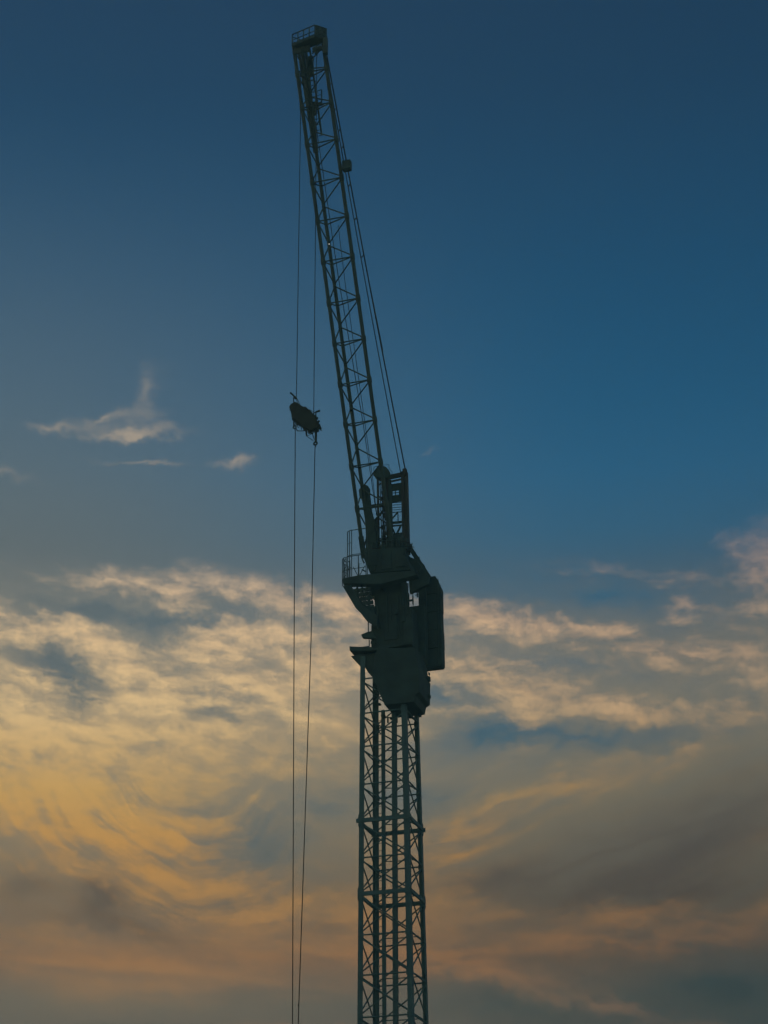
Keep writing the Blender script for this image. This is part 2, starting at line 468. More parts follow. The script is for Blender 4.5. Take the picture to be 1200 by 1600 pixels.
# splice collars and gussets
for k, py in ((0, 1283), (1, 1398)):
    z = left_level(py)
    h = halfw(z) + .012
    for (ax, sgn) in (('x', -1), ('x', 1), ('y', -1), ('y', 1)):
        e = h + (.10 if k == 0 and ax == 'y' else .0)
        if ax == 'y': bar('collar_beam', (-e, sgn * h, z), (e, sgn * h, z), .085, M_MAST, mast, 'box', .04)
        else: bar('collar_beam', (sgn * h, -h + .06, z), (sgn * h, h - .06, z), .075, M_MAST, mast, 'box', .04)
    for c in corner:
        p = cpt(c, z); add = Vector((corner[c][0], corner[c][1], 0)) * -.06
        bar('splice_plate', p + add - Vector((0, 0, .26)), p + add + Vector((0, 0, .26)), .085, M_MAST, mast, 'box', .085)
        for q_ in (-.16, .0, .16):
            bar('splice_bolt', p + Vector((-corner[c][0] * .05, corner[c][1] * .0, q_)), p + Vector((-corner[c][0] * .05, corner[c][1] * .06, q_)), .022, M_MAST, mast)
            bar('splice_bolt', p + Vector((0, -corner[c][1] * .05, q_)), p + Vector((corner[c][0] * .05, -corner[c][1] * .05, q_)), .022, M_MAST, mast)
for i, z in enumerate(levels):
    for c in corner:
        p = cpt(c, z); sx, sy = corner[c]
        bar('gusset_plate', p + Vector((-sx * .15, sy * .012, -.11)), p + Vector((-sx * .15, sy * .012, .11)), .09, M_MAST, mast, 'box', .008, twist=(1, 0, 0))
# guide rails and ladder inside
zb, zt = .2, zpx(1110)
def inner(px1, px2, y, r, nm):
    a, b = Q(px1, 1110, y), Q(px2, 1600, y); d = (a - b); k = (zb - b.z) / d.z
    bar(nm, b + d * k, a, r, M_MAST, mast, 'box')
    return b + d * k, a
r1 = inner(598.7, 600.6, .35, .07, 'guide_rail')
r2 = inner(616, 618.4, -.1, .095, 'guide_rail')
la = r1[0] + Vector((-.10, .28, 0)); lb = r1[1] + Vector((-.10, .28, 0))
for k in range(2):
    bar('ladder_stile', la + Vector((-.36 * k, .1 * k, 0)), lb + Vector((-.36 * k, .1 * k, 0)), .02, M_MAST, mast)
nr = int((lb.z - la.z) / .32)
bm = bmesh.new()
for k in range(nr):
    p = la + (lb - la) * (k / nr); add_bar(bm, p, p + Vector((-.36, .1, 0)), .013)
link('ladder_rungs', finish(bm), M_MAST, mast)['kind'] = 'stuff'
# brackets that tie the rails to the bracing
for i, z in enumerate(levels):
    k = (z - r2[0].z) / (r2[1].z - r2[0].z)
    if 0 < k < 1:
        bar('rail_bracket', r2[0] + (r2[1] - r2[0]) * k, r1[0] + (r1[1] - r1[0]) * k, .022, M_MAST, mast)
        bar('rail_bracket', r2[0] + (r2[1] - r2[0]) * k, Vector((halfw(z), -halfw(z) * .1, z)), .022, M_MAST, mast)
# concrete footing, below the picture
foot = prism('footing', [(-2.4, -.3), (2.4, -.3), (2.4, .35), (2.1, .5), (-2.1, .5), (-2.4, .35)], -2.4, 2.4, M_CONC, crane)

# --- collar housing under the turntable
ch = solid('collar_housing', [(583, 1030), (590, 1012), (666, 1010), (669, 1040), (672, 1046), (672, 1102), (666, 1106), (664, 1117), (601, 1124), (590, 1098), (583, 1064)], -1.18, .55, M_MACH, crane)
for k, (x, y) in enumerate(((671, 1050), (671.5, 1066), (671, 1075))):
    boxpx('vent_box', x - 2, x + 1.2, y, y + 6, .35, .5, M_MACH, ch)
for k in range(3):
    p = Q(606 + 14 * k, 1121, .3); bar('hanging_pipe', p, p - Vector((0, 0, .25)), .04, M_MACH, ch)
# haunch that carries the left edge of the turntable on the chord
solid('haunch', [(548, 1025), (596, 1016), (596, 1066), (586, 1062), (578, 1054), (568, 1043), (562, 1040)], -.9, -.6, M_MACH, crane)
# turntable deck
tt_ = solid('turntable_deck', [(546, 1021), (575, 1011), (650, 1004), (650, 1016), (580, 1028), (546, 1027.5)], -1.15, -.35, M_MACH, crane)
boxpx('deck_box', 563.5, 579, 1009.5, 1018, -1.0, -.8, M_RAIL, tt_)
zr = Q(576.5, 1016, -.9)
# --- slewing column
colm = solid('slewing_column', [(580, 902), (636, 897), (637, 945), (652, 947), (654, 1000), (654, 1044), (588, 1046), (580, 1030), (580, 990), (586, 975), (588, 950), (585, 945), (585, 932), (578, 930)], -.75, .15, M_MACH, crane)
boxpx('access_panel', 600, 622, 955, 1000, -.80, -.76, M_MACH, colm)
boxpx('access_panel', 630, 645, 950, 1005, -.80, -.76, M_MACH, colm)
# small canopy and posts on the left edge of the column
solid('hatch_canopy', [(564, 994), (574, 987), (585, 985), (590, 1000), (566, 999)], -1.0, -.8, M_MACH, crane)
bar('canopy_post', Q(575.5, 972, -.9), Q(575.5, 988, -.9), .025, M_RAIL, crane)
bar('canopy_post', Q(577, 1000, -.9), Q(577, 1012, -.9), .025, M_RAIL, crane)

# --- operator deck with stairs bracket underneath (left)
deck = solid('operator_deck', [(534.5, 910), (560, 904.5), (655, 890), (655, 904), (600, 918), (536, 918)], -1.45, -1.05, M_MACH, crane)
# sloped bracket plates
for y in (-1.40, -1.08):
    solid('bracket_plate', [(535, 915), (548, 914), (566, 943), (590, 962), (590, 981), (577, 972), (555, 950)], y, y + .05, M_MACH, crane)
solid('bracket_foot', [(556, 948), (590, 946), (596, 985), (578, 974), (568, 964)], -1.2, -.6, M_MACH, crane)
for k in range(5):
    x, y = 546 + 5.4 * k, 919 + 6.6 * k
    boxpx('stair_tread', x, x + 34 - 4.2 * k, y, y + 6.6, -1.25, -1.14, M_MACH, crane, 0)
for (x, y0, y1) in ((556, 918, 934), (563, 918, 945), (570, 918, 952), (576, 918, 956)):
    boxpx('stair_post', x, x + 2.4, y0, y1, -1.3, -1.26, M_MACH, crane, 0)
solid('bracket_web', [(560, 950), (592, 946), (592, 984), (586, 981), (572, 968)], -1.0, -.9, M_MACH, crane)
for k in range(3):
    x = 558 + 7.5 * k
    bar('stair_hanger', Q(x, 912, -1.2), Q(x + 4, 952, -1.2), .035, M_MACH, crane)
# deck railing, two tiers
def railing(parent, pts, h, n_mid=2, r=.020, posts=None, nm='railing'):
    """pts: floor points; draws posts, top rail and mid rails; one object per stretch"""
    pts = [Vector(p) for p in pts]
    o = None
    bm = bmesh.new()
    up = Vector((0, 0, h))
    for p in pts: add_bar(bm, p, p + up, r)
    for a, b in zip(pts, pts[1:]):
        for k in range(n_mid + 1):
            q = up * ((k + 1) / (n_mid + 1)); add_bar(bm, a + q, b + q, r * (1.1 if k == n_mid else .8))
    return link(nm, finish(bm, True), M_RAIL, parent)
zd = Q(545, 909, -1.2).z
fl = [QZ(571, 907.5, zd), QZ(559, 907.5, zd), QZ(544, 910, zd), QZ(535.5, 914, zd), QZ(535, 917, zd), QZ(541, 919, zd)]
h1 = QZ(535.5, 914, zd); hh = Q(535, 874, h1.y).z - zd
railing(deck, [QZ(572, 906, zd), QZ(560, 907.5, zd), QZ(546, 909.5, zd), QZ(537, 912, zd), QZ(535, 915, zd)], hh, 1, .020)
railing(deck, [QZ(535, 916, zd), QZ(539, 919, zd), QZ(544, 921.5, zd)], hh * .92, 2, .018)
p1 = QZ(549.5, 906, zd); hz = Q(549.5, 828, p1.y).z - zd
railing(deck, [p1, QZ(546, 907.5, zd), QZ(543, 909, zd)], hz, 3, .020)
railing(deck, [QZ(541, 911, zd), QZ(537.5, 914.5, zd), QZ(541, 917, zd), QZ(547, 915, zd)], hh * .96, 2, .018)
railing(deck, [QZ(549.5, 905.5, zd), QZ(574, 902, zd)], hz * .985, 1, .019)
add = [(552, 886, 561, 903), (570, 884, 560, 903), (561, 880, 561, 905)]
for (a, b, c, d) in add: bar('railing_brace', Q(a, b, -1.25), Q(c, d, -1.25), .017, M_RAIL, deck)

# --- machine house on the deck
mh = solid('machine_house', [(568, 872), (570, 860), (640, 852), (641, 864), (648, 874), (652, 905), (578, 912), (571, 895)], -.75, .35, M_MACH, crane)
for (x0, x1, y0, y1) in ((574, 590, 862, 884), (596, 612, 860, 890), (618, 634, 856, 886)):
    boxpx('louvre_panel', x0, x1, y0, y1, -.80, -.765, M_MACH, mh)
random.seed(23)
for (x0, x1, yt, yb, y0) in ((572, 586, 846, 866, -.7), (592, 604, 850, 868, -.65), (606, 616, 843, 864, -.5), (617, 626, 838, 862, -.3), (626, 638, 846, 862, -.1), (576, 582, 838, 850, -.4), (596, 601, 840, 856, -.55), (611, 614, 832, 846, -.45), (569, 576, 856, 870, -.72)):
    boxpx('motor_box', x0, x1, yt, yb, y0, y0 + .22, M_MACH, mh)
for k in range(26):                          # pipes and hoses standing off the roof and front
    x, y = random.uniform(570, 636), random.uniform(836, 862); yy = random.uniform(-.8, .1)
    a_ = Q(x, y, yy); b_ = a_ + Vector((random.choice((0, 0, .12, -.12, .3)), random.uniform(-.1, .1), -random.uniform(.25, .7)))
    bar('pipe', a_, b_, random.uniform(.014, .035), M_MACH, mh)
for k in range(14):
    x, y = random.uniform(572, 634), random.uniform(842, 860); yy = random.uniform(-.8, -.2)
    a_ = Q(x, y, yy); bar('hose', a_, a_ + Vector((random.uniform(.15, .5), 0, random.uniform(-.2, .15))), random.uniform(.012, .028), M_ROPE, mh)
for k in range(18):                          # bolted-on small gear along the front of house and column
    x, y = random.uniform(574, 644), random.uniform(870, 1030)
    w_, h_ = random.uniform(3, 9), random.uniform(3, 14)
    boxpx('service_box', x, x + w_, y, y + h_, -.80 - random.uniform(.02, .1), -.76, M_MACH, mh)
for k in range(10):
    x, y = random.uniform(588, 650), random.uniform(905, 950)
    a_ = Q(x, y, -.82); bar('conduit', a_, a_ + Vector((random.uniform(-.05, .05), 0, -random.uniform(.5, 2.2))), random.uniform(.015, .03), M_MACH, mh)
for (x, y, dx_, dy_, r_) in ((569, 880, -4, -9, .03), (570, 868, -3, 4, .05), (641, 858, 3, -9, .03), (646, 868, 4, -5, .025), (604, 852, 0, -9, .03), (622, 850, 0, -12, .025), (588, 856, 2, -10, .02), (636, 850, 1, -8, .04), (571, 893, -5, -3, .03), (655, 893, 3, -6, .03)):
    bar('stub_pipe', Q(x, y, -.4), Q(x + dx_, y + dy_, -.4), r_, M_MACH, mh)
for k in range(9):
    x = 572 + 8 * k; a_ = Q(x, 858 - .8 * k, -.72); bar('guard_post', a_, a_ + Vector((0, 0, .32)), .016, M_RAIL, mh)
bar('guard_bar', Q(572, 858, -.72) + Vector((0, 0, .32)), Q(636, 851.6, -.72) + Vector((0, 0, .32)), .016, M_RAIL, mh)
for (x, y, w_, h_) in ((584, 1050, 3, 9), (586.5, 1074, 3, 6), (592, 1098, 4, 5), (598, 1116, 5, 6), (612, 1120, 6, 5), (640, 1118, 5, 5), (655, 1115, 4, 6), (669, 1056, 4, 10), (670.5, 1084, 3, 8)):
    boxpx('lug', x - w_ * .6, x + w_, y, y + h_, .1, .3, M_MACH, ch)
# --- rear strut with stair down to the counterweight
rs = empty('rear_stair', crane, Q(640, 860, .5))
def loc(o, v): return Vector(v) - o.location
for y in (.4, .95):
    bar('stringer', loc(rs, Q(638, 852, y)), loc(rs, Q(671, 903, y)), .10, M_MACH, rs, 'box', .04)
for k in range(9):
    t_ = (k + .5) / 9
    a = Q(638, 852, .4).lerp(Q(671, 903, .4), t_); b = Q(638, 852, .95).lerp(Q(671, 903, .95), t_)
    bar('tread', loc(rs, a), loc(rs, b), .10, M_MACH, rs, 'box', .015)
pp = [Q(639, 850, .5), Q(645, 856, .5), Q(645.5, 866, .5)]
hp = [Q(640, 849, .6), Q(643.5, 853, .6), Q(645.2, 860, .6), Q(645.5, 868, .6)]
link('handrail', path_mesh([loc(rs, p) for p in hp], .025), M_RAIL, rs)
for (a, b) in (((660, 880), (660, 893)), ((662, 882), (668, 899)), ((655, 870), (655, 884))):
    bar('baluster', loc(rs, Q(*a, .6)), loc(rs, Q(*b, .6)), .03, M_MACH, rs)
solid('rear_beam', [(636, 868), (650, 874), (672, 903), (672, 915), (640, 930)], .2, .42, M_MACH, crane)
for (x0, x1, yt, yb) in ((650.5, 653, 898, 934), (636, 640, 926, 948), (654.5, 668, 905, 1044), (644, 646.5, 930, 946)):
    boxpx('rear_hanger', x0, x1, yt, yb, .35, .5, M_MACH, crane)
for k in range(7):
    y = 900 + 5 * k; bar('rear_rung', Q(649, y, .45), Q(657, y - 2, .45), .02 + .012 * (k % 3), M_MACH, crane)
boxpx('rear_housing', 640, 668, 946, 1042, .2, .6, M_MACH, crane)

# --- counterweight
cw = empty('counterweight', crane, Q(675, 1040, .9))
def rel(o, pts): return [(x - o.location.x, z - o.location.z) for x, z in pts]
CWY0, CWY1 = .70, 1.20
fr = lambda x, y: Q(x, y, CWY0); bk = lambda x, y: Q(x, y, CWY1)
cwx0 = fr(656, 970).x; cwx1 = bk(694, 970).x; cwxm = bk(684.5, 900).x
cwz1 = fr(675, 900).z; cwzc = bk(693, 925).z; cwz0 = bk(690, 1047).z
n_sl = 5; zs = [cwz0 + (cwz1 - cwz0) * k / n_sl for k in range(n_sl + 1)]
for k in range(n_sl):                       # stacked ballast slabs with open joints
    j = random.uniform(0, .025); za, zb_ = zs[k] + .008, zs[k + 1] - .008
    if k < n_sl - 1:
        pts = [(cwx0, za), (cwx1 - j, za), (cwx1 - j, zb_), (cwx0, zb_)]
        if k == 0: pts = [(cwx0, za), (cwx1 - .07, za), (cwx1 - j, za + .09), (cwx1 - j, zb_), (cwx0, zb_)]
    else: pts = [(cwx0, za), (cwx1, za), (cwx1, min(cwzc, zb_ - .1)), (cwxm, zb_), (cwx0, zb_)]
    prism('ballast_slab', rel(cw, pts), CWY0 - cw.location.y + j * .6, CWY1 - cw.location.y, M_MACH, cw, .012)
for y in (CWY0 - .03,):
    for x in (664, 684):
        bar('hanger_rod', loc(cw, Q(x, 905, y)), loc(cw, Q(x + 1, 1040, y)), .028, M_MACH, cw)
for x, y in ((676, 940), (677, 1005)):
    p = Q(x, y, .6); bar('tie_bolt', loc(cw, p) - Vector((0, .06, 0)), loc(cw, p), .06, M_MACH, cw)

# --- A-frame
af = empty('a_frame', crane, Q(612, 862, .5))
def abar(nm, x0, y0, x1, y1, y, r, mt=None, kind='box', r2=None):
    return bar(nm, loc(af, Q(x0, y0, y)), loc(af, Q(x1, y1, y)), r, mt or M_MACH, af, kind, r2, twist=(1, 0, 0))
abar('post', 632.2, 738, 635.5, 866, .75, .135, M_RUST)
abar('post', 628.6, 745, 631, 866, .50, .05, M_RUST)
abar('post', 590.3, 748, 592, 866, .30, .045, M_RUST)
abar('post', 604.4, 744, 608.5, 866, .62, .09, M_RUST)
abar('post', 609, 750, 613, 866, .25, .06)
abar('head_beam', 600, 747.5, 631, 741, .7, .085, M_RUST)
abar('head_beam', 605, 753.5, 628, 748.6, .6, .035, M_RUST)
# cabinet with an open window
for (x0, x1, y0, y1) in ((606, 628, 757, 764.5), (606, 628, 775, 782.5), (606, 613, 763, 777), (623, 628, 763, 777)):
    p0, p1 = Q(x0, y0, .45), Q(x1, y1, .45)
    prism('cabinet_panel', rel(af, [(p0.x, p1.z), (p1.x, p1.z), (p1.x, p0.z), (p0.x, p0.z)]), .45 - af.location.y, .53 - af.location.y, M_MACH, af, .01)
abar('window_bar', 618, 763, 618, 777, .48, .018)
abar('window_bar', 612, 770.5, 624, 769.5, .48, .014)
for k, y in enumerate((785.5, 789, 793, 796.5, 800.5)):
    abar('ladder_rung', 608, y + .6, 627.5, y - .8, .5, .014 if k < 4 else .022, None, 'tube')
abar('lacing', 609.5, 814, 622, 800, .5, .028)
abar('lacing', 621.7, 800, 622, 817, .5, .018)
abar('tie_beam', 608, 817.5, 630, 815.5, .5, .045)
abar('tie_beam', 610, 822, 629, 820.5, .55, .03)
abar('lacing', 612.5, 824, 618.5, 837, .5, .035)
abar('lacing', 626, 822, 618.5, 837, .5, .035)
abar('lacing', 611, 836, 628, 834, .5, .05)
for k in range(6):
    y = 758 + 17 * k
    abar('lacing', 590.5, y, 604.5, y + (9 if k % 2 else -6), .4, .026)
abar('tie_beam', 575, 790.5, 606, 786.5, .2, .030)
abar('tie_beam', 577, 793.5, 604, 791, .3, .022)
# reeving between head sheave and winch
for k, (a, b) in enumerate(((593.5, 597.0), (595.8, 599.0), (598.3, 600.2), (600.6, 603.0), (602.4, 601))):
    link('reeving_rope', path_mesh([loc(af, Q(a, 744, .2)), loc(af, Q((a + b) / 2 + random.uniform(-1, 1), 800, .15)), loc(af, Q(b, 858, .1))], .022), M_ROPE, af)
for k in range(9):
    x, y = random.uniform(592, 606), 770 + k * 9 + random.uniform(-3, 3)
    p = loc(af, Q(x, y, .25)); bar('pipe_clamp', p, p + Vector((0, 0, random.uniform(.10, .22))), random.uniform(.05, .10), M_MACH, af, 'box', .05)
disc('head_sheave', loc(af, Q(597, 740.5, .45)), .34, .30, (0.15, 1, .25), M_MACH, af)
solid_pts = prof([(583, 744), (584, 738), (590, 731), (597, 727), (604, 729), (610, 737), (611, 744), (606, 747.5), (588, 747.5)], .15, .25)
prism('sheave_guard', rel(af, solid_pts), .15 - af.location.y, .25 - af.location.y, M_MACH, af, .015)
gp = [(584, 744), (584, 730), (594, 727), (607.5, 726), (608, 732), (613, 738), (612, 741)]
link('guard_rail', path_mesh([loc(af, Q(x, y, .1)) for x, y in gp], .012), M_RAIL, af)
disc('rope_sheave', loc(af, Q(634, 741.5, .75)), .235, .14, (1, .25, 0), M_RUST, af)
p = loc(af, Q(632.3, 737, .7)); bar('sheave_fork', p - Vector((0, 0, .25)), p + Vector((0, 0, .14)), .085, M_RUST, af, 'box', .07)
# --- winch drum in the machine house top
wd = Q(618, 846, -.2)
disc('winch_drum', wd, .32, .7, (1, 0, 0), M_MACH, crane)

# --- jib
JB = Q(590.0, 858, -.45)
TL = tan(radians(21.5))
y = -8.0
for _ in range(60):
    JT = Q(481.5, 68, y); y = -.45 - TL * (JT.z - JB.z)
ja = (JT - JB).normalized(); JLEN = (JT - JB).length
je = Vector((cos(radians(6)), sin(radians(6)), 0)); je = (je - ja * je.dot(ja)).normalized(); jn = je.cross(ja) * -1
if jn.y < 0: jn = -jn
jib = empty('jib', crane, JB)
HW = .5 * 47.6 * pxm(JB)
def hw(s):
    k = s / JLEN; return HW * (.985 + .03 * k)
MB_, MX_ = .86, -.46
def jp(c, s):
    p = ja * s
    if c == 'L': return p - je * hw(s)
    if c == 'R': return p + je * hw(s)
    return p + jn * MB_ + je * MX_
def s_at(c, py):
    lo, hi = -3.0, JLEN + 4
    for _ in range(40):
        mid = (lo + hi) / 2
        if proj(JB + jp(c, mid))[1] > py: lo = mid
        else: hi = mid
    return lo
RJ = .088
bar('chord', jp('L', s_at('L', 862)), jp('L', s_at('L', 72)), RJ, M_JIB, jib)
bar('chord', jp('R', s_at('R', 862)), jp('R', s_at('R', 62)), RJ * 1.02, M_JIB, jib)
bar('chord', jp('M', s_at('M', 858)), jp('M', s_at('M', 74)), RJ * .98, M_JIB, jib)
nodes_s = [s_at('L', p) for p in (116, 168.7, 226, 285.5, 346, 409, 474, 537, 601, 663.5, 729, 795)]
nodes_s.append(nodes_s[-1] - (nodes_s[-2] - nodes_s[-1]))
top_s = s_at('L', 80)
seq = [top_s] + nodes_s
RB = .031
for i, s_ in enumerate(nodes_s):
    bar('lacing', jp('L', s_), jp('R', s_), RB, M_JIB, jib)
    bar('lacing', jp('L', s_), jp('M', s_), RB, M_JIB, jib)
    bar('lacing', jp('R', s_), jp('M', s_), RB, M_JIB, jib)
for a, b in zip(seq, seq[1:]):
    mid = (a + b) / 2
    for c in 'LR':
        bar('lacing', jp(c, a - .06), jp('M', mid + .05), RB, M_JIB, jib)
        bar('lacing', jp('M', mid - .05), jp(c, b + .06), RB, M_JIB, jib)
for s_ in nodes_s:
    for c in 'LR':
        bar('gusset_plate', jp(c, s_ - .14), jp(c, s_ + .14), .115, M_JIB, jib, 'tube')
# heel strut round the rear chord
yM = (JB + jp('M', 2)).y
hs = prof([(560.5, 774), (561.5, 765), (566, 758.5), (571, 756.5), (576, 760), (579, 770), (582, 794), (588, 823), (594, 866), (572, 866), (570.5, 820), (565, 781)], yM - .15, yM + .15)
prism('heel_strut', rel(jib, hs), yM - .15 - jib.location.y, yM + .15 - jib.location.y, M_MACH, jib, .04)
disc('heel_pulley', loc(jib, Q(568.0, 767.5, yM - .12)), .205, .14, (.1, 1, .1), M_MACH, jib)
bar('heel_brace', loc(jib, Q(586, 813, .05)), loc(jib, Q(603, 793, .3)), .05, M_MACH, jib, 'box')
bar('heel_brace', loc(jib, Q(586, 812, .05)), loc(jib, Q(592, 850, .1)), .07, M_MACH, jib, 'box')
# thick foot plates for the front chords
for c in 'LR':
    bar('foot_plate', jp(c, s_at(c, 872)), jp(c, s_at(c, 838)), .10, M_MACH, jib, 'box', .09)
# ladder with hoops climbing the rear chord towards the tip
def jm(s, dx=0, dn=0): return jp('M', s) + je * dx + jn * dn
s0, s1 = s_at('M', 215), s_at('M', 84)
for dx_ in (.10, .48):
    bar('ladder_stile', jm(s0, dx_ - .1, -.12), jm(s1, dx_ - .1, -.12), .045, M_JIB, jib)
for dx_ in (-.16, .2):
    bar('cable_conduit', jm(s_at('M', 240), dx_ * .4, -.16), jm(s1, dx_, -.16), .055, M_JIB, jib)
k = 0; s_ = s0
while s_ < s1:
    bar('ladder_rung', jm(s_, 0, -.12), jm(s_, .38, -.12), .016, M_JIB, jib); s_ += .27
s_ = s_at('M', 168)
while s_ < s1:
    hoop = [jm(s_, .19 + .30 * cos(a_), -.12 - .34 * abs(sin(a_))) for a_ in [pi * q / 8 for q in range(9)]]
    link('ladder_hoop', path_mesh(hoop, .018, 5), M_JIB, jib); s_ += .55
for a_ in (.6, pi / 2, 2.5):
    bar('ladder_cage_bar', jm(s_at('M', 168), .19 + .3 * cos(a_), -.12 - .34 * sin(a_)), jm(s1, .19 + .3 * cos(a_), -.12 - .34 * sin(a_)), .02, M_JIB, jib)
# cable box and hose reel near the top
def jbox(nm, x0, x1, y0, y1, yy, d, mt=M_JIB, bev=.01):
    p0, p1 = Q(x0, y0, yy), Q(x1, y1, yy)
    return prism(nm, rel(jib, [(p0.x, p1.z), (p1.x, p1.z), (p1.x, p0.z), (p0.x, p0.z)]), yy - jib.location.y, yy + d - jib.location.y, mt, jib, bev)
yT = JT.y
def ym(py): return (JB + jp('M', s_at('M', py))).y
jbox('hose_reel', 479.5, 487.5, 88, 113, ym(100) - .05, .25)
jbox('control_box', 483, 493, 160, 176, ym(168) - .05, .22)
# resting platform part-way up
zq = Q(497, 164, ym(164)).z
pq = [QZ(494, 168, zq), QZ(506, 164, zq), QZ(501, 160.5, zq), QZ(490, 163, zq)]
bm = bmesh.new()
f0 = [bm.verts.new(loc(jib, p)) for p in pq]; f1 = [bm.verts.new(loc(jib, p) + Vector((0, 0, .06))) for p in pq]
bm.faces.new(f0); bm.faces.new(f1[::-1])
for i in range(4): bm.faces.new((f0[i], f0[(i + 1) % 4], f1[(i + 1) % 4], f1[i]))
link('rest_platform', finish(bm), M_JIB, jib)
rr = [QZ(493, 165.5, zq), QZ(502, 162, zq), QZ(503, 164, zq)]
railing(jib, [loc(jib, p) for p in rr], Q(502, 140, rr[1].y).z - zq, 2, .017)
# --- tip platform
zf = Q(482, 66, yT - .2).z
cA, cB, cC, cD = QZ(456.5, 72, zf), QZ(492, 57, zf), QZ(510, 63, zf), QZ(476, 79, zf)
def slabpts(nm, pts, th, mt, par):
    bm = bmesh.new()
    f0 = [bm.verts.new(loc(par, p)) for p in pts]; f1 = [bm.verts.new(loc(par, p) + Vector((0, 0, th))) for p in pts]
    bm.faces.new(f0); bm.faces.new(f1[::-1]); n = len(pts)
    for i in range(n): bm.faces.new((f0[i], f0[(i + 1) % n], f1[(i + 1) % n], f1[i]))
    return link(nm, finish(bm), mt, par)
slabpts('tip_platform', [cA, cB, cC, cD], .16, M_JIB, jib)
hr = Q(492, 39, cB.y).z - zf
na = [cA.lerp(cB, k / 4) for k in range(5)]
railing(jib, [loc(jib, p) for p in na], hr, 1, .026, nm='tip_railing')
nb = [cB.lerp(cC, k / 3) for k in range(4)]
railing(jib, [loc(jib, p) for p in nb], hr, 2, .024, nm='tip_railing')
railing(jib, [loc(jib, p) for p in (cA, cA.lerp(cD, .5), cD)], hr * .8, 1, .02, nm='tip_railing')
# mesh infill panel on the right side of the platform
bm = bmesh.new()
q0, q1 = cB.lerp(cC, .04), cB.lerp(cC, .97)
w4 = [loc(jib, q0), loc(jib, q1), loc(jib, q1) + Vector((0, 0, hr * .96)), loc(jib, q0) + Vector((0, 0, hr * .96))]
off = Vector((-.02, .03, 0)); f0 = [bm.verts.new(v) for v in w4]; f1 = [bm.verts.new(v + off) for v in w4]
bm.faces.new(f0); bm.faces.new(f1[::-1])
for i in range(4): bm.faces.new((f0[i], f0[(i + 1) % 4], f1[(i + 1) % 4], f1[i]))
link('side_panel', finish(bm), M_JIB, jib)
jbox('tip_beam', 457, 484, 75, 79, yT - .05, .1)
jbox('tip_beam', 488, 504, 74, 77, yT - .05, .1)
jbox('tip_fork', 504, 510.5, 58, 82, yT - .3, .2)
disc('tip_sheave', loc(jib, Q(473, 80, yT)), .22, .12, (1, .3, 0), M_JIB, jib)
disc('tip_sheave', loc(jib, Q(494, 80, yT)), .22, .12, (1, .3, 0), M_JIB, jib)
for (x0, y0, x1, y1) in ((462, 78, 472, 86), (488, 84, 501, 70), (488, 76, 503, 66)):
    bar('tip_knee', loc(jib, Q(x0, y0, yT)), loc(jib, Q(x1, y1, yT)), .03, M_JIB, jib)
# junction box at the pendant
yR = (JB + jp('R', s_at('R', 256))).y
jbox('junction_box', 534, 547, 250.5, 262, yR - .2, .3, M_MACH, .03)
jbox('junction_box', 544.5, 548, 252, 260, yR - .15, .2, M_MACH, .02)
# clearance lamps
for (x, y, r) in ((514.2, 381.3, .022),):
    yy = ym(y) if x < 540 else (JB + jp('R', s_at('R', y))).y
    bm = bmesh.new(); bmesh.ops.create_icosphere(bm, subdivisions=2, radius=r, matrix=Matrix.Translation(loc(jib, Q(x, y, yy - .25))))
    link('clearance_lamp', finish(bm, True), M_LAMP, jib)
jbox('cable_cleat', 546, 550, 636, 639.5, ym(638) - .2, .15)

# --- pendant bars and running lines between head and jib tip (parts of the crane)
def yj(c, py): return (JB + jp(c, s_at(c, py))).y
def strand(nm, pts, r):
    return link(nm, path_mesh([Vector(p) for p in pts], r, 6), M_ROPE, crane)
hA = Q(633, 733, .75); tA = Q(511, 88, yj('R', 88) + .25)
hB = Q(626.5, 741, .60); tB = Q(508.5, 92, yj('R', 92) + .20)
def sag(a, b, n, d): return [a.lerp(b, i / n) + Vector((0, .0, -d * 4 * (i / n) * (1 - i / n))) for i in range(n + 1)]
strand('luffing_pendant', sag(tA, hA, 12, .22), .030)
strand('luffing_pendant', sag(tB, hB, 12, .22), .022)
for k in (.06, .12, .17, .215, .30, .38, .47):
    a = sag(tA, hA, 100, .22)[int(k * 100)]; b = sag(tB, hB, 100, .22)[int(k * 100)]
    bar('pendant_spacer', a, b, .026, M_ROPE, crane)
strand('luffing_pendant', [Q(543, 262, yj('R', 262)), Q(577, 440, yj('R', 440) + .3), Q(598.5, 548, yj('R', 548) + .35)], .012)
strand('running_line', [Q(493, 190, yj('M', 190) - .1), Q(529, 435, yj('M', 435) - .2), Q(567.5, 662, yj('M', 662) - .2), Q(588.5, 806, .1)], .017)
strand('running_line', [Q(528.5, 352, yj('M', 352) - .3), Q(539, 440, yj('M', 440) - .3), Q(571.5, 670, yj('M', 670) - .25), Q(582, 746, 0), Q(589, 806, .1)], .015)

